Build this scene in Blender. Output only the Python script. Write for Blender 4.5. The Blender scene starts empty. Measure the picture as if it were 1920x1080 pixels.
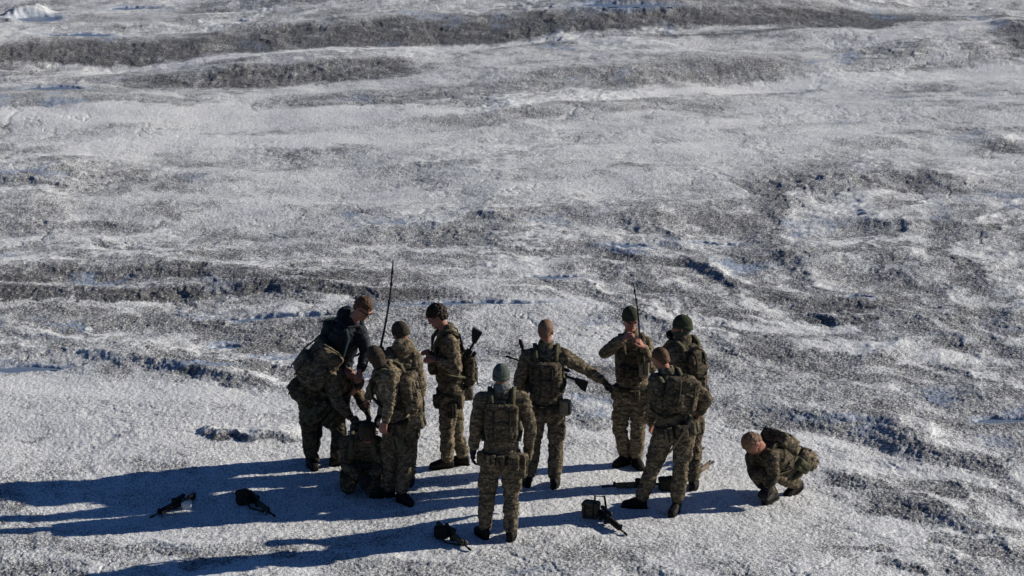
import bpy, math
import numpy as np
from math import radians as R, sin, cos, pi

# ------------------------------------------------------------------ camera, world, sun
scene = bpy.context.scene
COL = scene.collection
CAM_H, FPX, PITCH = 9.3, 5000.0, math.atan(1372.0/5000.0)
cam_d = bpy.data.cameras.new("camera"); cam = bpy.data.objects.new("camera", cam_d); COL.objects.link(cam)
cam.location = (0, 0, CAM_H); cam.rotation_euler = (pi/2-PITCH, 0, 0)
cam_d.sensor_width = 36; cam_d.lens = 36*FPX/1920; cam_d.clip_start = .1; cam_d.clip_end = 6000
scene.camera = cam
SUN_EL, SUN_AZ = R(22.5), R(15.5)     # azimuth: turned from +x towards +y
SDIR = (cos(SUN_EL)*cos(SUN_AZ), cos(SUN_EL)*sin(SUN_AZ), sin(SUN_EL))
w = bpy.data.worlds.new("World"); scene.world = w; w.use_nodes = True
nt = w.node_tree; nt.nodes.clear()
sky = nt.nodes.new('ShaderNodeTexSky'); sky.sky_type = 'NISHITA'; sky.sun_disc = False
sky.sun_elevation = SUN_EL; sky.sun_rotation = pi/2-SUN_AZ
sky.altitude = 1500; sky.air_density = 1.0; sky.dust_density = 0.0; sky.ozone_density = 4.0
bg = nt.nodes.new('ShaderNodeBackground'); bg.inputs[1].default_value = 0.06
wo = nt.nodes.new('ShaderNodeOutputWorld')
tint = nt.nodes.new('ShaderNodeMix'); tint.data_type = 'RGBA'; tint.blend_type = 'MULTIPLY'; tint.inputs[0].default_value = 1
tint.inputs[7].default_value = (.46, .63, .88, 1)      # deep polar sky
nt.links.new(sky.outputs[0], tint.inputs[6]); nt.links.new(tint.outputs[2], bg.inputs[0]); nt.links.new(bg.outputs[0], wo.inputs[0])
sd = bpy.data.lights.new("sun", 'SUN'); sd.energy = 5.0; sd.angle = R(.5); sd.color = (1, .96, .89)
so = bpy.data.objects.new("sun", sd); COL.objects.link(so)
from mathutils import Vector
so.rotation_euler = Vector(SDIR).to_track_quat('Z', 'Y').to_euler()
scene.view_settings.view_transform = 'Standard'; scene.view_settings.look = 'None'
scene.view_settings.exposure = 0.17; scene.view_settings.gamma = 1
scene.render.resolution_x = 1024; scene.render.resolution_y = 576

A = lambda *v: np.array(v, float)
def nrm(v): v = np.asarray(v, float); return v/(np.linalg.norm(v)+1e-12)
SP, CP = sin(PITCH), cos(PITCH)
def ray(px, py):
    u, v = (px-960)/FPX, (py-540)/FPX
    return A(u, CP-v*SP, -SP-v*CP)
def W(px, py, y):
    d = ray(px, py); return A(0, 0, CAM_H)+d*(y/d[1])
def G0(px, py, z=0.0):
    d = ray(px, py); return A(0, 0, CAM_H)+d*((z-CAM_H)/d[2])

# ------------------------------------------------------------------ noise
_rs = np.random.RandomState(7)
_ga = _rs.rand(256, 256)*2*pi; _GX, _GY = np.cos(_ga).astype(np.float32), np.sin(_ga).astype(np.float32)
_V3 = _rs.rand(64, 64, 64).astype(np.float32)*2-1
def pn2(x, y, s=0):
    x = x+s*37.17; y = y+s*91.31
    xi = np.floor(x).astype(np.int64); yi = np.floor(y).astype(np.int64)
    fx = (x-xi).astype(np.float32); fy = (y-yi).astype(np.float32)
    ux = fx*fx*fx*(fx*(fx*6-15)+10); uy = fy*fy*fy*(fy*(fy*6-15)+10)
    a, b, c, d = xi & 255, (xi+1) & 255, yi & 255, (yi+1) & 255
    n00 = _GX[a, c]*fx+_GY[a, c]*fy; n10 = _GX[b, c]*(fx-1)+_GY[b, c]*fy
    n01 = _GX[a, d]*fx+_GY[a, d]*(fy-1); n11 = _GX[b, d]*(fx-1)+_GY[b, d]*(fy-1)
    return ((n00*(1-ux)+n10*ux)*(1-uy)+(n01*(1-ux)+n11*ux)*uy)*1.5
def vn3(p, s=0):
    p = p+s*13.7; i = np.floor(p).astype(int); f = p-i; f = f*f*(3-2*f)
    r = 0
    for dx in (0, 1):
        for dy in (0, 1):
            for dz in (0, 1):
                wgt = (f[:, 0] if dx else 1-f[:, 0])*(f[:, 1] if dy else 1-f[:, 1])*(f[:, 2] if dz else 1-f[:, 2])
                r = r+wgt*_V3[(i[:, 0]+dx) & 63, (i[:, 1]+dy) & 63, (i[:, 2]+dz) & 63]
    return r
def sstep(a, b, x):
    t = np.clip((x-a)/(b-a), 0, 1); return t*t*(3-2*t)

# ------------------------------------------------------------------ materials
def mat(name, base=(.5, .5, .5), rough=.8, metal=0., spec=.3):
    m = bpy.data.materials.new(name); m.use_nodes = True
    b = m.node_tree.nodes['Principled BSDF']
    b.inputs['Base Color'].default_value = (*base, 1); b.inputs['Roughness'].default_value = rough
    b.inputs['Metallic'].default_value = metal; b.inputs['Specular IOR Level'].default_value = spec
    return m, m.node_tree, b
def noise_node(t, scale, detail=3, rough=.6, vec=None, dist=0):
    n = t.nodes.new('ShaderNodeTexNoise'); n.inputs['Scale'].default_value = scale
    n.inputs['Detail'].default_value = detail; n.inputs['Roughness'].default_value = rough
    n.inputs['Distortion'].default_value = dist
    if vec: t.links.new(vec, n.inputs['Vector'])
    return n
def ramp(t, fac, stops, interp='LINEAR'):
    r = t.nodes.new('ShaderNodeValToRGB'); cr = r.color_ramp; cr.interpolation = interp
    while len(cr.elements) < len(stops): cr.elements.new(.5)
    for e, (p, c) in zip(cr.elements, stops): e.position = p; e.color = (*c, 1)
    t.links.new(fac, r.inputs[0]); return r
def bump(t, b, h, strength=.3, dist=.01):
    n = t.nodes.new('ShaderNodeBump'); n.inputs['Strength'].default_value = strength; n.inputs['Distance'].default_value = dist
    t.links.new(h, n.inputs['Height']); t.links.new(n.outputs[0], b.inputs['Normal'])
def mixc(t, fac, a, b):
    m = t.nodes.new('ShaderNodeMix'); m.data_type = 'RGBA'
    for s, v in ((0, fac), (6, a), (7, b)):
        if hasattr(v, 'links'): t.links.new(v, m.inputs[s])
        else: m.inputs[s].default_value = v if s == 0 else (*v, 1)
    return m.outputs[2]
def camo(name, k=1., dark=0.):
    m, t, b = mat(name, rough=.93, spec=.12)
    tc = t.nodes.new('ShaderNodeTexCoord').outputs['Object']
    mp = t.nodes.new('ShaderNodeMapping'); mp.inputs['Scale'].default_value = (1, 1, 1.9)
    t.links.new(tc, mp.inputs[0]); v = mp.outputs[0]
    n1 = noise_node(t, 11, 3, .6, v, .3); n2 = noise_node(t, 18, 3, .6, v, .5); n3 = noise_node(t, 30, 2, .5, v)
    c = lambda r, g, bb: (r*k*1.03, g*k*.965, bb*k*.93)
    r1 = ramp(t, n1.outputs[0], [(0, c(.040, .036, .022)), (.44, c(.09, .076, .047)), (.52, c(.18, .142, .092)), (.61, c(.062, .047, .031))], 'CONSTANT')
    r2 = ramp(t, n2.outputs[0], [(0, (0, 0, 0)), (.57, (1, 1, 1))], 'CONSTANT')
    o = mixc(t, r2.outputs[0], r1.outputs[0], c(.026, .024, .018))
    r3 = ramp(t, n3.outputs[0], [(0, (0, 0, 0)), (.63, (1, 1, 1))], 'CONSTANT')
    o = mixc(t, r3.outputs[0], o, c(.27, .235, .17))
    f = noise_node(t, 160, 2, .5, tc)
    o2 = mixc(t, .25, o, c(.10, .086, .058)); t.links.new(o2, b.inputs['Base Color'])
    w_ = noise_node(t, 26, 4, .6, tc); ad = t.nodes.new('ShaderNodeMath'); ad.operation = 'MULTIPLY_ADD'
    t.links.new(f.outputs[0], ad.inputs[0]); ad.inputs[1].default_value = .15; t.links.new(w_.outputs[0], ad.inputs[2])
    bump(t, b, ad.outputs[0], .9, .02); return m
def cloth(name, base, var=.35, sc=14, rough=.92, bs=.8):
    m, t, b = mat(name, base, rough, spec=.15)
    tc = t.nodes.new('ShaderNodeTexCoord').outputs['Object']; n = noise_node(t, sc, 4, .6, tc)
    lo = tuple(c*(1-var) for c in base); hi = tuple(c*(1+var) for c in base)
    r = ramp(t, n.outputs[0], [(.3, lo), (.7, hi)]); t.links.new(r.outputs[0], b.inputs['Base Color'])
    n2 = noise_node(t, 60, 4, .6, tc); bump(t, b, n2.outputs[0], bs, .008); return m
M = {}
M['camo'] = camo('camouflage_cloth', 1.1); M['camo2'] = camo('faded_camouflage', 1.45); M['camo3'] = camo('dark_camouflage', .75)
M['olive'] = cloth('olive_nylon', (.085, .08, .045)); M['ranger'] = cloth('ranger_green', (.055, .062, .04))
M['tan'] = cloth('tan_nylon', (.22, .18, .12)); M['black'] = cloth('black_shell', (.012, .014, .018), .3, 10, .6)
M['teal'] = cloth('dark_teal_nylon', (.014, .026, .03)); M['grey_cloth'] = cloth('grey_knit', (.12, .125, .12), .3, 30)
M['grey_green'] = cloth('grey_green_knit', (.075, .085, .07), .3, 40); M['dark_green'] = cloth('dark_green_knit', (.042, .044, .026), .35, 40)
M['brown_knit'] = cloth('brown_knit', (.05, .038, .026), .35, 40); M['boot'] = cloth('boot_leather', (.013, .010, .008), .4, 20, .6)
M['sole'] = cloth('boot_rubber', (.01, .01, .01), .3, 20, .8); M['glove'] = cloth('black_glove', (.012, .012, .013), .3, 30, .7)
M['skin'] = cloth('skin', (.33, .15, .10), .15, 25, .55, .3); M['hair_brown'] = cloth('brown_hair', (.085, .045, .022), .5, 60, .6)
M['hair_dark'] = cloth('dark_hair', (.028, .017, .01), .5, 60, .6); M['hair_fair'] = cloth('reddish_hair', (.17, .10, .06), .4, 60, .6)
M['gun'] = cloth('gun_metal', (.014, .014, .016), .3, 30, .45, .2); M['gun_tan'] = cloth('tan_polymer', (.16, .12, .08), .3, 30, .6, .2)
M['strap'] = cloth('dark_strap', (.03, .028, .02), .3, 40); M['white'] = cloth('white_plastic', (.72, .72, .7), .06, 20, .5, .2)
M['copper'] = cloth('copper_tape', (.35, .15, .07), .2, 30, .5, .2); M['lens'] = mat('dark_lens', (.008, .008, .01), .08, 0, .6)[0]
M['sling_tan'] = cloth('tan_webbing', (.13, .11, .075), .2, 40)

# ------------------------------------------------------------------ terrain fields (all in world metres)
# strokes: polyline of ground points, near / far half-width, darkening (cryoconite plus bank shade put into the colour), height of the bank, length of its back slope
def stroke(pts, wd, dirt_shade=.6, h=0., back=3.):
    P = [G0(*p) for p in pts]
    xs = np.array([p[0] for p in P]); ys = np.array([p[1] for p in P])
    ws = np.array([abs(G0(p[0], p[1]-wd)[1]-G0(p[0], p[1]+wd)[1])/2 for p in pts])
    return xs, ys, ws, dirt_shade, h, back
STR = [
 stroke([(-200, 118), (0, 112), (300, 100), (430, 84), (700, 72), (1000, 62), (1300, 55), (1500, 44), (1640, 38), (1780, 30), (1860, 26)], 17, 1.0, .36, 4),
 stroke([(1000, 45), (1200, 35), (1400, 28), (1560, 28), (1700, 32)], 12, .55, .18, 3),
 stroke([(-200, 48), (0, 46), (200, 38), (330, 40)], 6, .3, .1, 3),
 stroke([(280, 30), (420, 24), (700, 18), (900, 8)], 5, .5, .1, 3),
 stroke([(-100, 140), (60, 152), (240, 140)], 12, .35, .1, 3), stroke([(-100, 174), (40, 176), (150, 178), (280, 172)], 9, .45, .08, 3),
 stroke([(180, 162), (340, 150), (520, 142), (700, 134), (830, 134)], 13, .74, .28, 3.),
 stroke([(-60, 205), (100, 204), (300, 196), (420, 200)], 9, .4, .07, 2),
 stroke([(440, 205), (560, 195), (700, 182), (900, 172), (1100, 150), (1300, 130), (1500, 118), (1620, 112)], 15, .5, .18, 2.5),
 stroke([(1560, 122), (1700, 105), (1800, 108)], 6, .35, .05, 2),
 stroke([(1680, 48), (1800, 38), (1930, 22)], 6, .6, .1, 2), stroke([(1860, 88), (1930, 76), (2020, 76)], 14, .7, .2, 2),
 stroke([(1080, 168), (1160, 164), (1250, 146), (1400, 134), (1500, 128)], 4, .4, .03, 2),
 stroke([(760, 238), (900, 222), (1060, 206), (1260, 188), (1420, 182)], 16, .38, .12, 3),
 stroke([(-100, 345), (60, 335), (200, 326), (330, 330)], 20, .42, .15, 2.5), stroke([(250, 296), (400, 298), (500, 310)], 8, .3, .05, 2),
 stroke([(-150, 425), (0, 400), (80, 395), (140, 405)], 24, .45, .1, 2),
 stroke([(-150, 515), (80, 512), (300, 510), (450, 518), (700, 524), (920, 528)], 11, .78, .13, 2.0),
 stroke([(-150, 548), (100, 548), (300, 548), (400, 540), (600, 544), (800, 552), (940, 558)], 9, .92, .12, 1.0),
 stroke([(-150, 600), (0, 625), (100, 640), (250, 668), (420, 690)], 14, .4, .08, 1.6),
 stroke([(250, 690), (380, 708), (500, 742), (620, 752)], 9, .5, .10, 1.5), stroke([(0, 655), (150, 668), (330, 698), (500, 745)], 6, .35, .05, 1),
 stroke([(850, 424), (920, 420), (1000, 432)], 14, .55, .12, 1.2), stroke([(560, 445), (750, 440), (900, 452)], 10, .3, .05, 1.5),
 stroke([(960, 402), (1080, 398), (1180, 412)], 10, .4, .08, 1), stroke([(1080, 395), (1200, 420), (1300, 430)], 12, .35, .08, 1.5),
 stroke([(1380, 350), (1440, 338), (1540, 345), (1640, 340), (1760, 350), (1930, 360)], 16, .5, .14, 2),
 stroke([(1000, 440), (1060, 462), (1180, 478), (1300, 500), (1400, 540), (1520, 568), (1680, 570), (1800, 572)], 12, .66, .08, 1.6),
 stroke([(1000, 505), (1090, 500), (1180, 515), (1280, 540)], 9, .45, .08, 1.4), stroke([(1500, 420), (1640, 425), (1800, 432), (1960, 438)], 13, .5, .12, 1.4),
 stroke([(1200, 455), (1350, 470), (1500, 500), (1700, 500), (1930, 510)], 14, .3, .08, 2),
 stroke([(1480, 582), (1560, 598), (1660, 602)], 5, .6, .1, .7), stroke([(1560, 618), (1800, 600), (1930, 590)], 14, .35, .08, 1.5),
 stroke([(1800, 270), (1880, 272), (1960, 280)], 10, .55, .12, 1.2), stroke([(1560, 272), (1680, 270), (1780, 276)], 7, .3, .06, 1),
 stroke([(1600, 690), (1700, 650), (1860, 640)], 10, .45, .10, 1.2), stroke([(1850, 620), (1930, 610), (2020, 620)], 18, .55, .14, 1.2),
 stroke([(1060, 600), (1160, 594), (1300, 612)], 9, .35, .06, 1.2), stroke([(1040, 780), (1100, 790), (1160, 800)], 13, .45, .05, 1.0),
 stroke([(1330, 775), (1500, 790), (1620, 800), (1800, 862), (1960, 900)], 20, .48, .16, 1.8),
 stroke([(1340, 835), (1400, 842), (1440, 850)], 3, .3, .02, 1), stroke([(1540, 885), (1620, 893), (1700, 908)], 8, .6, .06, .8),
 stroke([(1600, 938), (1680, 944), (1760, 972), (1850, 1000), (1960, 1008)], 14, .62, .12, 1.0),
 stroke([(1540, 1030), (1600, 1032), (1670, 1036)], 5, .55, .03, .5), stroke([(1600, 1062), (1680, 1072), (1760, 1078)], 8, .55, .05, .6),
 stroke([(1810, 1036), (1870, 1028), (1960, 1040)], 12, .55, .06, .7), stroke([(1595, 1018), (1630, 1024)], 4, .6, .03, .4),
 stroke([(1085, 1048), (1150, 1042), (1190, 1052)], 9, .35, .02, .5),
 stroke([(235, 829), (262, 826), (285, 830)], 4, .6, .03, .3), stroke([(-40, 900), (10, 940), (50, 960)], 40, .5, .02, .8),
 stroke([(20, 826), (40, 832), (112, 830)], 2, .4, .01, .2), stroke([(366, 818), (400, 820), (450, 824), (500, 826), (570, 829)], 3.5, 1.0, .07, .5),  # last stroke paints the mound's dark lip and shadow into the ice colour
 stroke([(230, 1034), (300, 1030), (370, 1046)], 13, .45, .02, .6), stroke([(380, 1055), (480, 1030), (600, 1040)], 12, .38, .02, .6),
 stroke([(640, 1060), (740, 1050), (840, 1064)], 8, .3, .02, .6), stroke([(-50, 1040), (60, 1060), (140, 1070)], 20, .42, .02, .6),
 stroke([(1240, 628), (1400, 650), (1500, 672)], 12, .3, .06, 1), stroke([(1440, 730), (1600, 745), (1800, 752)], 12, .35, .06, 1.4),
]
# clean strokes: brighter snow
CLN = [stroke(p, w_, d) for p, w_, d in [
 ([(-100, 122), (300, 122), (800, 88), (1300, 66), (1600, 50)], 5, 1), ([(700, 236), (900, 212), (1180, 178), (1500, 142), (1960, 118)], 7, .9),
 ([(-100, 232), (200, 226), (500, 226), (760, 216)], 10, .7), ([(-50, 320), (150, 285), (330, 262), (700, 262)], 10, .6),
 ([(-100, 730), (150, 722), (350, 745), (560, 768), (620, 772)], 14, 1), ([(1060, 805), (1180, 820), (1420, 850), (1500, 868)], 9, .8),
 ([(1380, 585), (1520, 605), (1640, 622)], 5, 1.), ([(1280, 585), (1400, 610), (1560, 616)], 9, .6),
 ([(-60, 450), (200, 430), (420, 436)], 8, .5), ([(1080, 520), (1180, 535), (1290, 560)], 5, .4),
 ([(980, 425), (1080, 448), (1300, 492)], 4, .4), ([(1560, 640), (1700, 655), (1900, 672)], 9, .5), ([(1480, 858), (1700, 880), (1960, 930)], 6, .8),
 ([(0, 492), (60, 492), (140, 497)], 5, .8)]]
# broad mottling: centre, radii (pixels turned into metres), bias
def patch(px, py, rx, ry, b):
    c = G0(px, py); return c[0], c[1], abs(G0(px+rx, py)[0]-c[0]), abs(G0(px, py-ry)[1]-G0(px, py+ry)[1])/2, b
PAT = [patch(*a) for a in [
 (1550, 470, 560, 140, .40), (1650, 680, 480, 90, .22), (1600, 790, 420, 50, .26), (250, 600, 520, 90, .30), (350, 480, 420, 50, .24), (120, 380, 330, 60, .16),
 (850, 690, 500, 80, .22), (1250, 230, 800, 70, -.22), (1350, 290, 700, 60, -.2), (650, 370, 420, 40, -.12), (1500, 1000, 230, 90, -.3),
 (300, 770, 420, 45, -.36), (250, 850, 420, 45, -.3), (900, 920, 600, 80, -.30), (900, 830, 500, 50, -.3), (100, 1040, 420, 70, .16), (1850, 1040, 260, 70, .12),
 (1400, 880, 260, 40, -.3), (300, 15, 700, 40, .02), (150, 240, 350, 40, -.2), (1100, 560, 250, 40, .1), (900, 1070, 700, 30, .02), (1150, 640, 200, 40, -.02), (560, 960, 300, 60, -.3)]]
POOLS = [(45, 689, 62, 7), (1890, 786, 60, 6), (150, 81, 70, 4), (1170, 42, 90, 4), (70, 41, 50, 5), (100, 178, 55, 4), (245, 17, 45, 3),
         (480, 593, 110, 3), (880, 572, 160, 3.5), (665, 716, 60, 3.5), (1340, 452, 60, 3), (1030, 518, 50, 4), (430, 643, 26, 4), (1610, 559, 30, 2.5), (1180, 462, 40, 3)]
PLW = [patch(a, b, c, d, 0) for a, b, c, d in POOLS]
CALM = patch(900, 930, 620, 90, 0)
BUMPS = [(G0(524, 818), .22, .20, .085), (G0(448, 817), .24, .14, .05), (G0(392, 816), .12, .1, .05), (G0(262, 826), .12, .12, .03), (G0(45, 30), .35, 1.2, .22)]

POOLZ = []
def smooth_fields(x, y, pools=True):
    """returns (height, darkening by cryoconite and painted shade) at world x, y"""
    x = np.asarray(x, float); y = np.asarray(y, float)
    near = np.exp(-(((x-CALM[0])/(CALM[2]))**2)**1.5-(((y-CALM[1])/(CALM[3]*1.2))**2)**1.5)
    wx = x+.25*pn2(x/.9, y/.9, 3)+.06*pn2(x/.2, y/.2, 4); wy = y+(.17*pn2(x/1.3, y/1.1, 5)+.10*pn2(x/.28, y/.28, 6)+.05*pn2(x/.1, y/.1, 23))*(.35+y/40)
    far = sstep(32, 45, y)
    h = ((.10+.12*far)*pn2(x/(7+5*far), y/4, 1)+(.05+.03*far)*pn2(x/(2.4+1.5*far), y/1.5, 2)+.022*pn2(x/.9, y/.7, 8))*(1-.6*near)
    # the ice sheet beyond the view keeps rolling
    h = h+.6*pn2(x/60, y/25, 9)*sstep(70, 120, np.hypot(x, y-30))
    d = np.zeros_like(x)
    for xs, ys, ws, dirt_shade, hh, back in STR:
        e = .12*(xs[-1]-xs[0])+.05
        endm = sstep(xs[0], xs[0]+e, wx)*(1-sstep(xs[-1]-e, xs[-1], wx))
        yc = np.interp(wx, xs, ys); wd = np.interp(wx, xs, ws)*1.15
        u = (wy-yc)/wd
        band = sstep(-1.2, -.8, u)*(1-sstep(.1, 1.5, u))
        d = np.maximum(d, dirt_shade*band*endm)
        prof = np.where(u < 1, sstep(-1.3, 1.0, u), np.exp(-np.maximum(u-1, 0)/(back)))
        prof = np.where(u < -1.3, 0, prof)
        e2 = .38*(xs[-1]-xs[0])+.2
        endh = sstep(xs[0]-.1*e2, xs[0]+e2, wx)*(1-sstep(xs[-1]-e2, xs[-1]+.1*e2, wx))
        if xs[0] < -.2*ys[0]: endh = 1-sstep(xs[-1]-e2, xs[-1]+.1*e2, wx)
        h = h+.72*hh*prof*endh
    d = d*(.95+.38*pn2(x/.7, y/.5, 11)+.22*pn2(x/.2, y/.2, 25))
    cl = np.zeros_like(x)
    for xs, ys, ws, amt, _, _ in CLN:
        e = .12*(xs[-1]-xs[0])+.05
        endm = sstep(xs[0], xs[0]+e, wx)*(1-sstep(xs[-1]-e, xs[-1], wx))
        u = (wy-np.interp(wx, xs, ys))/np.interp(wx, xs, ws)
        cl = np.maximum(cl, amt*endm*(1-sstep(.4, 1.5, np.abs(u))))
    b = np.zeros_like(x)
    for cx, cy, rx, ry, bb in PAT:
        b = b+bb*np.exp(-(((wx-cx)/rx)**2+((wy-cy)/ry)**2)*1.2)
    # melt channels: thin wandering creases, their shadow lines darkened in the colour
    cr = np.zeros_like(x)
    for k_, (ax_, ay_, sl, sd_) in enumerate(((2.6, .75, .06, 31), (1.7, .5, -.10, 32), (4.2, 1.3, .03, 33))):
        r_ = np.abs(pn2(wx/ax_, (wy-sl*wx*6)/ay_/(.5+y/55), sd_)); on = sstep(-.15, .35, pn2(x/3.1, y/2.3, sd_+5))
        cr = np.maximum(cr, (1-sstep(.0, .09, r_))*on)
    cr = cr*(1-.75*near); h = h-.010*cr
    # wind- and melt-carved crests: sharp tops, shade and cryoconite of faces towards -y put into the colour
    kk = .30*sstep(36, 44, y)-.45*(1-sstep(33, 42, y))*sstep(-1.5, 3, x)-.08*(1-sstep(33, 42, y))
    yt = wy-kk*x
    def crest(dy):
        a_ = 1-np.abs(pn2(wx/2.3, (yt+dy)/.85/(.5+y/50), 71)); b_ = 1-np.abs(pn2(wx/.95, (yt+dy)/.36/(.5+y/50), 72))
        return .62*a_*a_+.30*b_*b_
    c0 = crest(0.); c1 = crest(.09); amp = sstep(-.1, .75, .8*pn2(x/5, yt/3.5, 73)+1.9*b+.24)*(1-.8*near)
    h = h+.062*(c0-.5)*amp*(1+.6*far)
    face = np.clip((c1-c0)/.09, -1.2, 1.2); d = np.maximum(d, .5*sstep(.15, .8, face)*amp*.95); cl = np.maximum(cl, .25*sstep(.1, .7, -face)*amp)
    n = .52*pn2(x/2.2, yt/1.2, 12)+.4*pn2(x/.75, y/.75, 13)+.32*pn2(x/.26, y/.32, 14)+.16*pn2(x/.1, y/.12, 22)
    mott = sstep(-.22, .85, n+b+.02)*.62
    fb = .10*np.abs(pn2(x/5, y/3, 41))+.16*np.clip(pn2(x/1.9, (y-.25*x)/.6, 42), 0, 1)
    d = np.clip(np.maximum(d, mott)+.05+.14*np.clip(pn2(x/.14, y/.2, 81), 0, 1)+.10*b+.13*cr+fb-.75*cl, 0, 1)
    for c, sx, sy, a in BUMPS:
        g = np.exp(-(((wx-c[0])/sx)**2+((.5*wy+.5*y-c[1])/sy)**2)**1.6); h = h+.75*a*g*(1+.15*pn2(x/.15, y/.15, 61)); d = d*(1-.8*g)
    if pools:
        for (cx, cy, rx, ry, _), z0 in zip(PLW, POOLZ):
            q = np.sqrt(((x+.5*(wx-x)-cx)/rx)**2+((y+.5*(wy-y)-cy)/ry)**2); k = 1-sstep(.8, 1.7, q)
            h = h*(1-k)+(z0-.05*(1-sstep(.6, 1.15, q)))*k; d = d*(1-.3*k)
    wet = sstep(.28, .7, pn2(wx/1.1, (wy+.15*wx)/.22/(.5+y/50), 51))*sstep(.12, .45, d)*sstep(-.1, .3, pn2(x/4, y/3, 52))
    for cx, cy, rx, ry, _ in PLW: wet = np.maximum(wet, np.exp(-(((wx-cx)/rx/1.25)**2+((wy-cy)/ry/1.4)**2)**2))
    smooth_fields.wet = wet
    return h, np.clip(d, 0, 1)
POOLZ += [float(smooth_fields(np.array([p_[0]]), np.array([p_[1]]), False)[0][0])-.01 for p_ in PLW]
def hz(x, y):
    h, _ = smooth_fields(np.array([x]), np.array([y])); return float(h[0])
def GP(px, py):
    p = G0(px, py)
    for _ in range(4): p = G0(px, py, hz(p[0], p[1]))
    return p

def link(name, me, m, parent=None, loc=None):
    o = bpy.data.objects.new(name, me); COL.objects.link(o)
    if m is not None: me.materials.clear(); me.materials.append(m)
    if parent is not None: o.parent = parent
    if loc is not None: o.location = loc
    return o
def tag(o, label=None, cat=None, group=None, kind=None):
    for k, v in (('label', label), ('category', cat), ('group', group), ('kind', kind)):
        if v: o[k] = v
    return o
def mesh_np(name, v, f, smooth=True):
    me = bpy.data.meshes.new(name); v = np.asarray(v, np.float32)
    if isinstance(f, np.ndarray):
        me.vertices.add(len(v)); me.vertices.foreach_set('co', v.ravel())
        k = f.shape[1]; me.loops.add(f.size); me.loops.foreach_set('vertex_index', f.ravel().astype(np.int32))
        me.polygons.add(len(f)); me.polygons.foreach_set('loop_start', np.arange(0, f.size, k, dtype=np.int32))
        me.update(calc_edges=True)
    else:
        me.from_pydata(v.tolist(), [], f); me.update()
    me.polygons.foreach_set('use_smooth', np.full(len(me.polygons), smooth)); me.update()
    return me

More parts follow.
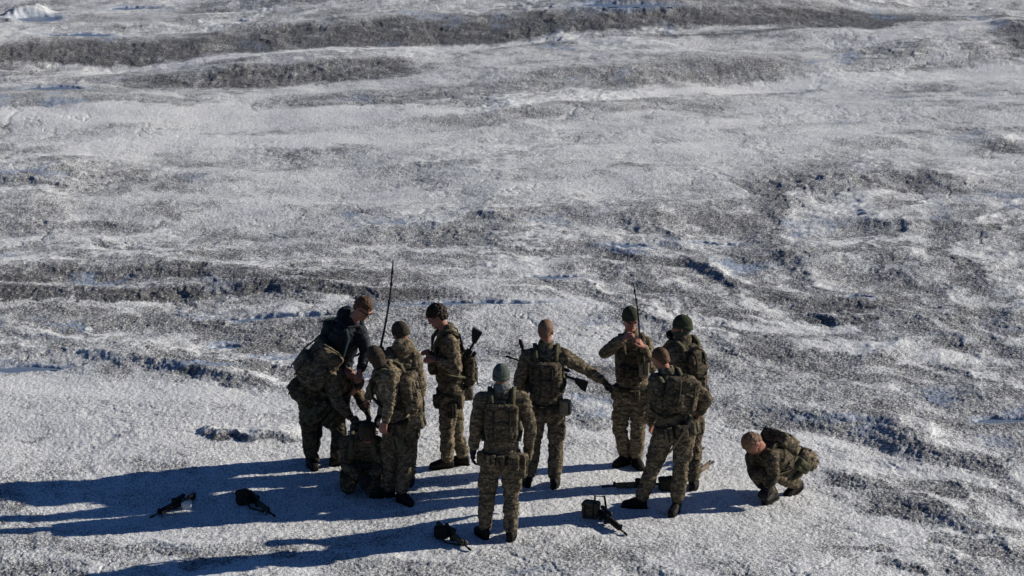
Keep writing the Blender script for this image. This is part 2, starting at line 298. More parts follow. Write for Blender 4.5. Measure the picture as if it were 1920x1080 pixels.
# ground sheet: fine where the picture looks, coarse out to the horizon
def build_ground():
    un = np.linspace(-.245, .245, 1500)
    side = .245+np.cumsum(.0006*1.12**np.arange(75)); side = side[side < 12]
    un = np.concatenate([-side[::-1], un, side])
    vrows = np.linspace(1130, -60, 1250)
    yr = np.array([G0(960, v)[1] for v in vrows])
    near = yr[0]-np.cumsum(.03*1.15**np.arange(1, 42)); near = near[near > -60][::-1]
    far = yr[-1]+np.cumsum(.12*1.10**np.arange(1, 110)); far = far[far < 4500]
    ys = np.concatenate([near, yr, far])
    X = un[None, :]*np.maximum(np.abs(ys), 22)[:, None]; Y = np.repeat(ys[:, None], len(un), 1)
    sh = X.shape; x, y = X.ravel(), Y.ravel()
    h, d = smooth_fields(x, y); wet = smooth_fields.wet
    fine = ((np.abs(x/np.maximum(y, 22)) < .3) & (y > 18) & (y < 75)).astype(float)
    rough = .36+.54*d
    lod = np.clip(30/np.maximum(y, 1), .5, 1.05); cf_ = np.clip(32/np.maximum(y, 1), .3, 1)
    g = .0095*pn2(x/.048, y/.055, 15)+.0075*pn2(x/.026, y/.032, 16)+.008*pn2(x/.12, y/.11, 17)
    c = .016*(np.abs(pn2(x/.35, y/.28, 18)))+.012*np.abs(pn2(x/.16, y/.15, 19))
    h = h+(g*rough*lod*1.0+c*(.22+.55*d)*cf_)*fine
    v = np.stack([x, y, h], 1)
    ny, nx = sh; i = np.arange(ny*nx).reshape(ny, nx)
    f = np.stack([i[:-1, :-1].ravel(), i[:-1, 1:].ravel(), i[1:, 1:].ravel(), i[1:, :-1].ravel()], 1)
    me = mesh_np('glacier_ice', v, f)
    at = me.attributes.new('dirt_shade', 'FLOAT', 'POINT'); at.data.foreach_set('value', d.astype(np.float32))
    at = me.attributes.new('wet', 'FLOAT', 'POINT'); at.data.foreach_set('value', wet.astype(np.float32))
    m, t, b = mat('melting_glacier_ice', rough=.6, spec=.3)
    an = t.nodes.new('ShaderNodeAttribute'); an.attribute_name = 'dirt_shade'
    tc = t.nodes.new('ShaderNodeTexCoord').outputs['Object']
    mp = t.nodes.new('ShaderNodeMapping'); mp.inputs['Scale'].default_value = (1, .6, 1); t.links.new(tc, mp.inputs[0])
    n = noise_node(t, 52, 3, .85, mp.outputs[0]); n2 = noise_node(t, 5, 4, .7, mp.outputs[0])
    s = t.nodes.new('ShaderNodeMath'); s.operation = 'MULTIPLY_ADD'   # cryoconite and painted shade + grain
    sub = t.nodes.new('ShaderNodeMath'); sub.operation = 'MULTIPLY_ADD'; t.links.new(n.outputs[0], sub.inputs[0]); sub.inputs[1].default_value = 2.0; sub.inputs[2].default_value = -1.0
    gk = t.nodes.new('ShaderNodeMath'); gk.operation = 'MULTIPLY_ADD'; t.links.new(an.outputs['Fac'], gk.inputs[0]); gk.inputs[1].default_value = .6; gk.inputs[2].default_value = 1.5
    gm_ = t.nodes.new('ShaderNodeMath'); gm_.operation = 'MULTIPLY'; t.links.new(sub.outputs[0], gm_.inputs[0]); t.links.new(gk.outputs[0], gm_.inputs[1])
    t.links.new(an.outputs['Fac'], s.inputs[0]); s.inputs[1].default_value = .85; t.links.new(gm_.outputs[0], s.inputs[2])
    s2 = t.nodes.new('ShaderNodeMath'); s2.operation = 'MULTIPLY_ADD'; t.links.new(n2.outputs[0], s2.inputs[0]); s2.inputs[1].default_value = .5; t.links.new(s.outputs[0], s2.inputs[2])
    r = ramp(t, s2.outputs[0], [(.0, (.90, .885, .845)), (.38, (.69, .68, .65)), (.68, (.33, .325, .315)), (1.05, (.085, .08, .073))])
    aw = t.nodes.new('ShaderNodeAttribute'); aw.attribute_name = 'wet'
    wm = t.nodes.new('ShaderNodeMath'); wm.operation = 'MULTIPLY'; t.links.new(aw.outputs['Fac'], wm.inputs[0]); wm.inputs[1].default_value = .5
    t.links.new(mixc(t, wm.outputs[0], r.outputs[0], (.24, .33, .48)), b.inputs['Base Color'])
    b1 = noise_node(t, 70, 3, .7, tc); bump(t, b, b1.outputs[0], .7, .012)
    o = link('glacier_ground', me, m); tag(o, kind='structure', label='granular grey-white melting ice surface', ); return o
ground = build_ground()
mw, tw, bw = mat('meltwater', (.16, .21, .28), .3, 0, .5)
_n = noise_node(tw, 12, 2); bump(tw, bw, _n.outputs[0], .08, .01)
for k, (cx, cy, rx, ry, _) in enumerate(PLW):
    z = POOLZ[k]-.018; n = 64; vs, fs = [(0, 0, 0)], []
    for j in range(n):
        a = 2*pi*j/n; rr = 1.0+.14*sin(3*a+k)+.16*sin(7*a+2*k)+.1*sin(13*a+k)
        vs.append((rx*rr*cos(a), ry*rr*sin(a), 0)); fs.append((0, j+1, (j+1) % n+1))
    o = link('meltwater', mesh_np('meltwater', vs, fs), mw, None, (cx, cy, z)); tag(o, kind='structure')

# ------------------------------------------------------------------ mesh kit
class MB:
    def __init__(s): s.v = []; s.f = []
    def add(s, v, f):
        k = len(s.v); s.v += [tuple(map(float, p)) for p in v]; s.f += [tuple(i+k for i in q) for q in f]; return s
    def rings(s, rs):      # list of (n,3) rings -> closed tube
        n = len(rs[0]); v = [p for r in rs for p in r]; f = []
        for i in range(len(rs)-1):
            for j in range(n): f.append((i*n+j, i*n+(j+1) % n, (i+1)*n+(j+1) % n, (i+1)*n+j))
        f.append(tuple(range(n-1, -1, -1))); f.append(tuple((len(rs)-1)*n+j for j in range(n)))
        return s.add(v, f)
    def cap(s, a, b, ra, rb, n=14):
        a, b = np.asarray(a, float), np.asarray(b, float); d = b-a; L = np.linalg.norm(d); d = d/(L+1e-9)
        t = nrm(np.cross(d, (0, 0, 1) if abs(d[2]) < .9 else (1, 0, 0))); q = np.cross(d, t)
        rs = []
        ang = np.linspace(0, 2*pi, n, endpoint=False)
        circ = np.cos(ang)[:, None]*t+np.sin(ang)[:, None]*q
        for k in (.12, .4, .7, .93): rs.append(a-d*ra*math.sqrt(1-k*k)+circ*ra*k)
        rs.append(a+circ*ra); rs.append((a+b)/2+circ*(ra+rb)/2); rs.append(b+circ*rb)
        for k in (.93, .7, .4, .12): rs.append(b+d*rb*math.sqrt(1-k*k)+circ*rb*k)
        return s.rings(rs)
    def chain(s, pts, rad, n=12):
        for i in range(len(pts)-1): s.cap(pts[i], pts[i+1], rad[i], rad[i+1], n)
        return s
    def sup(s, c, ax, h, e=.35, nu=20, nv=12):   # superellipsoid, ax rows = axes, h = half sizes
        c = np.asarray(c, float); ax = np.asarray(ax, float)
        pw = lambda x, k: np.sign(x)*np.abs(x)**k
        rs = []
        for i in range(1, nv):
            ph = -pi/2+pi*i/nv; th = np.linspace(0, 2*pi, nu, endpoint=False)
            loc = np.stack([h[0]*pw(np.cos(ph), e)*pw(np.cos(th), e), h[1]*pw(np.cos(ph), e)*pw(np.sin(th), e), np.full(nu, h[2]*pw(np.sin(ph), e))], 1)
            rs.append(c+loc@ax)
        return s.rings(rs)
    def ell(s, c, ax, h): return s.sup(c, ax, h, 1., 18, 12)
    def box(s, c, ax, h):
        c = np.asarray(c, float); ax = np.asarray(ax, float)
        v = [c+A(i*h[0], j*h[1], k*h[2])@ax for i in (-1, 1) for j in (-1, 1) for k in (-1, 1)]
        return s.add(v, [(0, 1, 3, 2), (4, 6, 7, 5), (0, 4, 5, 1), (2, 3, 7, 6), (0, 2, 6, 4), (1, 5, 7, 3)])
    def band(s, pts, w, th, side):            # flat strap through points, side = width axis
        side = nrm(side); pts = [np.asarray(p, float) for p in pts]; rs = []
        for i, p in enumerate(pts):
            d = nrm(pts[min(i+1, len(pts)-1)]-pts[max(i-1, 0)]); sd_ = nrm(side-d*np.dot(side, d)); nn = np.cross(d, sd_)
            rs.append(np.array([p+sd_*w+nn*th, p-sd_*w+nn*th, p-sd_*w-nn*th, p+sd_*w-nn*th]))
        return s.rings(rs)
    def loft(s, secs, n=28, e=1.):            # secs: (center, axis1, r1, axis2, r2)
        rs = []; th = np.linspace(0, 2*pi, n, endpoint=False); pw = lambda x: np.sign(x)*np.abs(x)**e
        for c, a1, r1, a2, r2 in secs: rs.append(c+pw(np.cos(th))[:, None]*a1*r1+pw(np.sin(th))[:, None]*a2*r2)
        return s.rings(rs)
def remesh(mb, vox, org, wr=0., wsc=(11, 11, 17), sm=2, seed=0, extra=None):
    me = bpy.data.meshes.new('t'); me.from_pydata(mb.v, [], mb.f); me.update()
    o = bpy.data.objects.new('t', me); COL.objects.link(o)
    r = o.modifiers.new('r', 'REMESH'); r.mode = 'VOXEL'; r.voxel_size = vox
    if sm: s_ = o.modifiers.new('s', 'SMOOTH'); s_.factor = .5; s_.iterations = sm
    dg = bpy.context.evaluated_depsgraph_get(); ev = o.evaluated_get(dg); out = bpy.data.meshes.new_from_object(ev)
    bpy.data.objects.remove(o); bpy.data.meshes.remove(me)
    n = len(out.vertices); co = np.empty(n*3, np.float32); out.vertices.foreach_get('co', co); co = co.reshape(n, 3).astype(float)
    if wr or extra:
        no = np.empty(n*3, np.float32); out.vertices.foreach_get('normal', no); no = no.reshape(n, 3)
        if wr:
            p = co*np.array(wsc); wv = vn3(p*.35, seed+1)*1.6
            q = p+np.stack([wv, wv*.6, wv*1.3], 1)
            k = (1-2*np.abs(vn3(q, seed)))*.65+(1-2*np.abs(vn3(q*2.1, seed+2)))*.3
            co = co+no*(k*wr)[:, None]
        if extra: co = extra(co, no)
    co = co-np.asarray(org); out.vertices.foreach_set('co', co.astype(np.float32).ravel())
    out.polygons.foreach_set('use_smooth', np.ones(len(out.polygons), bool)); out.update(); return out
def plain(mb, org, smooth=False):
    v = np.array(mb.v)-np.asarray(org); me = mesh_np('m', v, mb.f, smooth)
    return me
def mk(name, mb, m, parent, org, smooth=True): return link(name, plain(mb, org, smooth), M[m], parent)

# ------------------------------------------------------------------ hands
def hand(mb, wr, d, n, side, curl=.5, g=0., k=1.):
    """five separate fingers; d = direction, n = palm normal, side = +1/-1 thumb side"""
    d = nrm(d); n = nrm(n-d*np.dot(n, d)); s = np.cross(d, n)*side
    kn = []
    for i in range(4):
        off = (i-1.5)*.021*k
        base = wr+d*.015+s*off*.55*-1; kp = wr+d*(.088-.006*abs(i-1.2))*k+s*-off
        mb.cap(base, kp, .016*k+g, .0125*k+g, 10); kn.append(kp)
    for i, L in enumerate((.070, .078, .073, .058)):
        p = kn[i]; a = curl*(.7+.12*i)
        for q, fr in enumerate((.45, .31, .24)):
            dd = nrm(d*cos(a)+n*sin(a)+s*(1.5-i)*.05); e = p+dd*L*fr*1.12*k
            mb.cap(p, e, (.0098-.0008*q)*k+g, (.009-.0008*q)*k+g, 8); p = e; a += curl*.75
    t0 = wr+d*.03*k+s*.026*k; t1 = t0+nrm(d*.7+s*.6+n*.35)*.042*k; t2 = t1+nrm(d*.95+s*.1+n*.4)*.032*k; t3 = t2+nrm(d+n*.5)*.024*k
    mb.cap(wr+d*.01, t0, .017*k+g, .014*k+g, 8); mb.chain([t0, t1, t2, t3], [.014*k+g, .0115*k+g, .0105*k+g, .009*k+g], 8)

# ------------------------------------------------------------------ people
PERSON = {}
def person(key, label, feet, hips, knees, sh, el, wr, neck, head, face, fwd, toes, hup=(0, 0, 1), top='beanie', topm='dark_green',
           jm='camo', tm='camo', gloves=(False, False), hd=None, curl=(.6, .6), palm=None, kneel=None, bulk=1., handdir=None, scarf=None,
           vest='camo', belt=True, pouches=(), glasses=False, gaiter=None, anchor_y=None, beard=None, hood=False):
    """all points are (px, py[, depth offset in m]); order screen-left, screen-right"""
    if kneel is None:
        soles = [GP(*f[:2]) for f in feet]; Y0 = (soles[0][1]+soles[1][1])/2
        Y0 = Y0 if anchor_y is None else anchor_y
    else:
        Y0 = GP(*kneel)[1]; soles = None
    P = lambda q: W(q[0], q[1], Y0+(q[2] if len(q) > 2 else 0))
    if soles is None:
        soles = []
        for f in feet: s_ = P(f); s_[2] = hz(s_[0], s_[1])+(f[3] if len(f) > 3 else 0); soles.append(s_)
    HP, KN, SH, EL, WR = ([P(q) for q in L] for L in (hips, knees, sh, el, wr)); NK = P(neck); HD = P(head)
    if kneel is None:   # put the feet's own depth into the legs
        for i in (0, 1):
            dy = soles[i][1]-Y0; KN[i] = W(knees[i][0], knees[i][1], Y0+dy*.55+(knees[i][2] if len(knees[i]) > 2 else 0))
    org = A(*( (soles[0]+soles[1])/2)); org[2] = hz(org[0], org[1])
    fwd = nrm(A(*fwd)) ; PEL = (HP[0]+HP[1])/2
    up = nrm(NK-PEL); fw = nrm(fwd-up*np.dot(fwd, up)); rt = np.cross(fw, up)
    L = np.linalg.norm(NK-PEL)
    def T(r, u, b): return PEL+rt*r+up*u*L+(-fw)*b        # u in torso lengths
    upz = A(0, 0, 1)
    toesd = [nrm(A(*t)) for t in toes]
    ank = []
    for i in (0, 1):
        s3 = nrm(np.cross(toesd[i], nrm(KN[i]-soles[i]))); ank.append(soles[i]-toesd[i]*.05+np.cross(s3, toesd[i])*.085)
    # ---- head frame
    hf = nrm(A(*face)); hu = A(*hup); hu = nrm(hu-hf*np.dot(hu, hf)); hr = np.cross(hf, hu); HX = np.array([hr, hf, hu])
    H = lambda r, f, u: HD+hr*r+hf*f+hu*u
    # ---- body (one continuous mesh)
    b = MB()
    b.loft([(T(0, -.12, 0), rt, .10, fw, .08), (T(0, 0, 0), rt, .155, fw, .11), (T(0, .3, 0), rt, .135, fw, .095), (T(0, .7, 0), rt, .155, fw, .115), (T(0, .92, 0), rt, .14, fw, .085), (T(0, 1.0, 0), rt, .07, fw, .06)])
    b.cap(NK-up*.03, HD-hu*.05-hf*.01, .06, .055)
    for i in (0, 1):
        b.cap(T(0, .88, 0), SH[i], .07, .055); b.chain([SH[i], EL[i], WR[i]], [.052, .042, .028])
        b.chain([HP[i], KN[i], ank[i]+A(0, 0, .03)], [.088, .058, .042]); b.cap(PEL, HP[i], .1, .088)
        b.cap(ank[i], ank[i]*.4+(soles[i]+toesd[i]*.05)*.6+(ank[i]-soles[i]+toesd[i]*.05)*.2, .034, .026)
        m_ = nrm(WR[i]-EL[i]) if handdir is None or handdir[i] is None else nrm(A(*handdir[i]))
        pn = (A(*palm[i]) if palm and palm[i] is not None else nrm(PEL-WR[i])+A(1e-3, 2e-3, 0)); sd_ = 1 if np.dot(np.cross(m_, pn), fw+upz*.3) > 0 else -1
        hand(b, WR[i], m_, pn, sd_, curl[i])
        if gloves[i]:
            gm = MB(); hand(gm, WR[i], m_, pn, sd_, curl[i], .003); gm.cap(WR[i]-m_*.06, WR[i]+m_*.02, .036, .034)
            PERSON.setdefault(key+'_g', []).append(gm)
    b.ell(H(0, -.008, .022), HX, (.075, .094, .095)); b.ell(H(0, .028, -.055), HX, (.054, .060, .058)); b.ell(H(0, .045, -.015), HX, (.056, .048, .06))
    b.cap(H(0, .088, .0), H(0, .100, -.026), .008, .012, 8); b.cap(H(-.03, .085, .028), H(.03, .085, .028), .012, .012, 8); b.cap(H(-.018, .088, -.06), H(.018, .088, -.06), .009, .009, 8)
    b.ell(H(0, .075, -.095), HX, (.02, .016, .016))
    for s_ in (-1, 1): b.ell(H(s_*.077, -.012, -.008), HX, (.010, .019, .032)); b.ell(H(s_*.035, .062, -.025), HX, (.022, .02, .018))
    if top == 'bald':      # close-cropped hair is added below
        pass
    root = link('person', remesh(b, .0065, org, 0, sm=1), M['skin'], None, org)
    tag(root, label, 'person', 'soldiers gathered on the ice')
    for gm in PERSON.get(key+'_g', []): link('glove', remesh(gm, .006, org, 0, sm=1), M['glove'], root)
    for s_ in (-1, 1): mk('eye', MB().ell(H(s_*.031, .083, .006), HX, (.013, .008, .007)), 'lens', root, org)
    # ---- trousers
    t_ = MB()
    t_.loft([(T(0, -.16, 0), rt, .11, fw, .10), (T(0, -.02, .015), rt, .168*bulk, fw, .13), (T(0, .18, 0), rt, .152*bulk, fw, .12), (T(0, .25, 0), rt, .15*bulk, fw, .11)])
    for i in (0, 1):
        low = ank[i]+nrm(KN[i]-ank[i])*.055
        t_.cap(PEL, HP[i], .108, .106); mid = KN[i]*.5+low*.5
        t_.chain([HP[i], (HP[i]+KN[i])/2, KN[i], mid, low], [.106*bulk, .090*bulk, .071, .074, .062])
        sidev = nrm(HP[i]-PEL)
        pc = HP[i]*.45+KN[i]*.55+sidev*.066; ax = nrm(HP[i]-KN[i]); a2 = nrm(np.cross(ax, sidev)); a1 = np.cross(a2, ax)
        t_.sup(pc, [a1, a2, ax], (.03, .07, .09), .5)
    link('trousers', remesh(t_, .010, org, .017, (10, 10, 16), 2, seed=len(PERSON)*3), M[tm], root)
    # ---- jacket
    j = MB(); bk = bulk
    j.loft([(T(0, .0, .012), rt, .166*bk, fw, .125), (T(0, .12, 0), rt, .168*bk, fw, .13), (T(0, .4, 0), rt, .152*bk, fw, .122), (T(0, .72, 0), rt, .18*bk, fw, .138), (T(0, .92, 0), rt, .165, fw, .105), (T(0, 1.03, 0), rt, .075, fw, .072), (T(0, 1.1, 0), rt, .07, fw, .07)])
    for i in (0, 1):
        j.cap(T(0, .88, 0), SH[i], .095, .078)
        cuff = WR[i]-nrm(WR[i]-EL[i])*.02; ma = (SH[i]+EL[i])/2; mb_ = (EL[i]+cuff)/2
        j.chain([SH[i], ma, EL[i], mb_, cuff], [.076, .068, .057, .054, .040])
    if hood: j.ell(T(0, 1.06, .08), [rt, fw, up], (.11, .07, .09))
    link('jacket', remesh(j, .010, org, .016, (11, 11, 17), 2, seed=len(PERSON)*3+1), M[jm], root)
    # ---- boots
    for i in (0, 1):
        f = toesd[i]; f = nrm(f); s3 = nrm(np.cross(f, nrm(KN[i]-ank[i]))); n3 = np.cross(s3, f)
        bt = MB(); S = soles[i]
        if len(toes[i]) == 3: S = S+A(0, 0, .0)
        secs = []
        for q, ww, hh in ((-.115, .028, .04), (-.10, .036, .052), (-.05, .040, .058), (.02, .042, .052), (.08, .047, .038), (.12, .042, .032), (.145, .026, .022)):
            secs.append((S+f*q+n3*(hh+.006), s3, ww, n3, hh))
        bt.loft(secs, 20, .8); bt.chain([S-f*.05+n3*.07, ank[i]+nrm(KN[i]-ank[i])*.07, ank[i]+nrm(KN[i]-ank[i])*.16], [.05, .052, .06])
        bo = link('boot', remesh(bt, .008, org, .003, sm=1), M['boot'], root)
        so_ = MB(); so_.loft([(S+f*.014+n3*(-.012), f, .136, s3, .044), (S+f*.014+n3*.012, f, .140, s3, .047)], 24, .75)
        mk('sole', so_, 'sole', bo, org, False)
    # ---- headgear
    if top == 'beanie':
        bn = MB(); bn.ell(H(0, -.012, .032), HX, (.083, .103, .100))
        def cut(co, no, HDc=HD, hu=hu, hf=hf):
            q = co-HDc; u = q@hu; f = q@hf; lim = -.012+.30*f*0+np.where(f > 0, .25*f, .10*f)
            dz = np.maximum(lim-u, 0); return co+np.outer(dz, hu)
        o = link('beanie', remesh(bn, .008, org, .004, (30, 30, 12), 1, extra=cut), M[topm], root)
        cf = MB(); th = np.linspace(0, 2*pi, 26)
        cf.band([H(.083*cos(a), -.012+.102*sin(a), .010+.022*sin(a)) for a in th], .022, .003, hu)
        mk('cuff', cf, topm, o, org)
    else:
        hb = MB()
        thick = {'short': .004, 'hair': .014, 'curly': .022}[top]
        hb.ell(H(0, -.018, .03), HX, (.077+thick, .090+thick, .090+thick)); hb.ell(H(0, -.055, -.01), HX, (.062+thick*.6, .05+thick*.5, .075))
        amp = {'short': .003, 'hair': .009, 'curly': .017}[top]
        def fz(co, no, HDc=HD, hu=hu, hf=hf, amp=amp):
            q = co-HDc; u = q@hu; f = q@hf
            co = co+no*(amp*(.7*vn3(co*48, 5)+.5*vn3(co*110, 6)))[:, None]
            lim = np.where(f > .0, .045, np.where(f > -.05, .045+(f)*1.4, -.06)); dz = np.maximum(lim-u, 0)
            q2 = HDc+(co-HDc)*.80
            return np.where((dz > 0.002)[:, None], q2, co)
        link('hair', remesh(hb, .007, org, 0, sm=1, extra=fz), M[topm], root)
        if beard:
            bd = MB(); bd.ell(H(0, .04, -.07), HX, (.05, .052, .045)); link('beard', remesh(bd, .008, org, .004, (40, 40, 40)), M[beard], root)
    if glasses:
        gl = MB()
        for s_ in (-1, 1): gl.ell(H(s_*.034, .094, .006), HX, (.028, .008, .021)); gl.cap(H(s_*.06, .088, .012), H(s_*.083, -.005, .008), .004, .004, 6)
        gl.cap(H(-.012, .1, .01), H(.012, .1, .01), .004, .004, 6); mk('sunglasses', gl, 'lens', root, org)
    if gaiter:
        gt = MB(); gt.ell(H(0, .012, -.06), HX, (.072, .082, .07)); gt.ell(H(0, -.03, -.02), HX, (.086, .07, .06)); link('neck_gaiter', remesh(gt, .008, org, .005, (22, 22, 40)), M[gaiter], root)
    if scarf:
        sc_ = MB(); sc_.ell(NK+up*.035, [rt, fw, up], (.082, .085, .062)); link('neck_scarf', remesh(sc_, .009, org, .008, (18, 18, 30)), M[scarf], root)
    # ---- plate carrier and belt
    if vest:
        v_ = MB()
        v_.loft([(T(0, .26, 0), rt, .172*bk, fw, .148), (T(0, .5, 0), rt, .176*bk, fw, .150), (T(0, .74, 0), rt, .176*bk, fw, .156), (T(0, .80, 0), rt, .150, fw, .150)], 28, .8)
        ve = link('plate_carrier', remesh(v_, .010, org, .004, (14, 14, 20), 2), M[vest], root)
        wb = MB(); r0 = .19*bk
        for q in (.34, .44, .54, .64, .73):
            wb.band([T(r0*.78*x_, q, .158+.004*(1-x_*x_)) for x_ in (-1, -.5, 0, .5, 1)], .011, .003, up)
        mk('webbing', wb, 'strap' if vest != 'ranger' else 'olive', ve, org)
        for s_ in (-1, 1):
            st = MB(); st.band([T(s_*.10, .70, .155), T(s_*.105, .9, .13), T(s_*.11, 1.01, .04), T(s_*.11, 1.01, -.05), T(s_*.105, .88, -.13), T(s_*.1, .72, -.165)], .026, .006, rt)
            mk('shoulder_strap', st, vest, ve, org)
    if belt:
        bb = MB(); th = np.linspace(0, 2*pi, 30)
        bb.band([T(.182*bk*cos(a), .10, .146*sin(a)) for a in th], .026, .010, up); be = mk('belt', bb, 'strap', root, org)
    par = root
    for q in pouches:      # (r, u, b, half r, half up, half depth, material, turn)
        r_, u_, b_, hx, hy, hzz, mm = q[:7]; an = q[7] if len(q) > 7 else 0
        a1 = rt*cos(an)+fw*sin(an); a2 = fw*cos(an)-rt*sin(an)
        pm = MB(); c = T(r_, u_, b_); pm.sup(c, [a1, a2, up], (hx, hzz, hy), .42); pm.sup(c+up*hy*.72, [a1, a2, up], (hx*1.04, hzz*1.06, hy*.36), .42)
        po = link('pouch', remesh(pm, .007, org, .004, (20, 20, 20), 1), M[mm], par)
        for g_ in (-1, 1):
            s2 = MB(); s2.band([c+g_*a2*(hzz+.003)+up*hy*.9, c+g_*a2*(hzz+.005), c+g_*a2*(hzz+.003)-up*hy*.6], .009, .003, a1); mk('flap_strap', s2, 'strap', po, org)
    PERSON[key] = dict(T=T, rt=rt, fw=fw, up=up, L=L, org=org, Y0=Y0, P=P, SH=SH, WR=WR, EL=EL, HP=HP, H=H, bulk=bulk)
    return root

def backpack(key, label, r, u, b, hw, hh, hd, m='camo', name='backpack', pocket=True, lid=True, side=False, tilt=0, straps=True, roll=0):
    q = PERSON[key]; T, rt, fw, up = q['T'], q['rt'], q['fw'], q['up']; c = T(r, u, b+hd)
    if roll: rt, up = rt*cos(roll)+up*sin(roll), up*cos(roll)-rt*sin(roll)
    bk = -fw; root = bpy.data.objects.new(name, None); COL.objects.link(root); org = c-up*hh; root.location = org
    tag(root, label, 'backpack', 'packs worn on the soldiers\' backs')
    ax = [rt, bk, up]
    mbx = MB(); mbx.sup(c, ax, (hw, hd, hh), .45); link('main_bag', remesh(mbx, .010, org, .012, (11, 11, 14), 2, seed=3), M[m], root)
    if lid:
        l_ = MB(); l_.sup(c+up*hh*.82+bk*hd*.12, ax, (hw*1.04, hd*1.08, hh*.26), .5); link('lid', remesh(l_, .009, org, .008), M[m], root)
    if pocket:
        p_ = MB(); p_.sup(c-up*hh*.28+bk*hd*.9, ax, (hw*.74, hd*.5, hh*.48), .45); link('pocket', remesh(p_, .009, org, .009), M[m], root)
    if side:
        for s_ in (-1, 1):
            p_ = MB(); p_.sup(c-up*hh*.2+rt*s_*hw*1.1, ax, (hw*.3, hd*.6, hh*.55), .5); link('side_pouch', remesh(p_, .009, org, .008), M[m], root)
    for s_ in (-.5, .5):
        x = MB(); x.band([c+rt*hw*s_+up*hh*1.05, c+rt*hw*s_+up*hh*.8+bk*hd*1.22, c+rt*hw*s_+up*hh*.2+bk*hd*1.45, c+rt*hw*s_-up*hh*.85+bk*hd*1.3], .011, .004, rt); mk('compression_strap', x, 'strap', root, org)
    if straps:
        for s_ in (-1, 1):
            x = MB(); x.band([T(s_*.09, .8, b), T(s_*.105, .97, .12), T(s_*.115, 1.05, .03), T(s_*.118, 1.03, -.06), T(s_*.12, .88, -.15), T(s_*.14, .6, -.16), T(s_*.19, .42, -.05), T(s_*.17, .35, b)], .022, .007, rt)
            mk('shoulder_strap', x, 'teal' if m == 'teal' else 'olive', root, org)
    hx = MB(); hx.chain([c+up*hh*1.02-rt*.04, c+up*(hh*1.02+.04)-rt*.02, c+up*(hh*1.02+.04)+rt*.02, c+up*hh*1.02+rt*.04], [.008]*4, 6); mk('grab_handle', hx, 'strap', root, org)
    return root

def rifle(label, o, x, z, furn='gun', scope=True, L=1., bipod=False, sling=None, group='rifles on the ice', light=None):
    """o = receiver centre, x = muzzle direction, z = up side of the gun"""
    o = np.asarray(o, float); x = nrm(x); z = nrm(z-x*np.dot(z, x)); y = np.cross(z, x); ax = [x, y, z]
    q = lambda a, b_, c: o+x*a*L+y*b_+z*c
    root = bpy.data.objects.new('rifle', None); COL.objects.link(root); root.location = o; tag(root, label, 'rifle', group)
    m = MB(); m.box(q(0, 0, 0), ax, (.11, .014, .026)).box(q(-.02, 0, .03), ax, (.09, .012, .008)).cap(q(-.06, -.02, .005), q(.03, -.02, .005), .006, .006, 6); mk('receiver', m, 'gun', root, o, False)
    m = MB(); m.loft([(q(.11, 0, .01), y, .022, z, .026), (q(.13, 0, .01), y, .026, z, .030), (q(.36, 0, .01), y, .023, z, .027), (q(.37, 0, .01), y, .018, z, .02)], 8); m.box(q(.24, 0, .042), ax, (.12, .010, .005)); mk('handguard', m, furn, root, o, False)
    m = MB(); m.cap(q(.36, 0, .01), q(.50, 0, .01), .009, .009, 10).cap(q(.50, 0, .01), q(.55, 0, .01), .013, .013, 10).box(q(.40, 0, .035), ax, (.012, .006, .03)); mk('barrel', m, 'gun', root, o)
    m = MB(); m.cap(q(-.10, 0, .008), q(-.26, 0, .008), .014, .014, 10)
    pts = [(-.20, .028), (-.34, .03), (-.345, -.085), (-.30, -.075), (-.20, -.018)]
    v = [q(a, s_*.017, c) for s_ in (-1, 1) for a, c in pts]; n = len(pts)
    m.add(v, [tuple(range(n)), tuple(range(2*n-1, n-1, -1))]+[(i, i+n, (i+1) % n+n, (i+1) % n) for i in range(n)]); mk('stock', m, furn, root, o, False)
    m = MB(); m.rings([np.array([q(a-.028, -.011, c), q(a+.028, -.011, c), q(a+.028, .011, c), q(a-.028, .011, c)]) for a, c in ((.045, -.02), (.05, -.08), (.062, -.13), (.08, -.175))]); mk('magazine', m, 'gun', root, o, False)
    m = MB(); m.rings([np.array([q(a-.018, -.013, c), q(a+.018, -.013, c), q(a+.018, .013, c), q(a-.018, .013, c)]) for a, c in ((-.065, -.02), (-.085, -.07), (-.10, -.11))]); mk('pistol_grip', m, 'gun', root, o, False)
    if scope:
        m = MB(); m.cap(q(-.06, 0, .072), q(.05, 0, .072), .016, .016, 12).cap(q(.05, 0, .072), q(.10, 0, .072), .019, .026, 12).cap(q(-.10, 0, .072), q(-.06, 0, .072), .021, .018, 12).box(q(0, 0, .05), ax, (.03, .01, .014)); mk('scope', m, 'gun', root, o)
    if bipod:
        for s_ in (-1, 1): m = MB(); m.cap(q(.33, 0, -.01), q(.42, s_*.09, -.12), .006, .006, 6); mk('bipod_leg', m, 'gun', root, o)
    if light: m = MB(); m.cap(q(.26, .035, .02), q(.36, .035, .02), .013, .016, 8); mk('weapon_light', m, light, root, o)
    if sling:
        m = MB(); m.band([q(*s_) for s_ in sling], .012, .002, y+z*.3); mk('sling', m, 'strap', root, o, False)
    return root

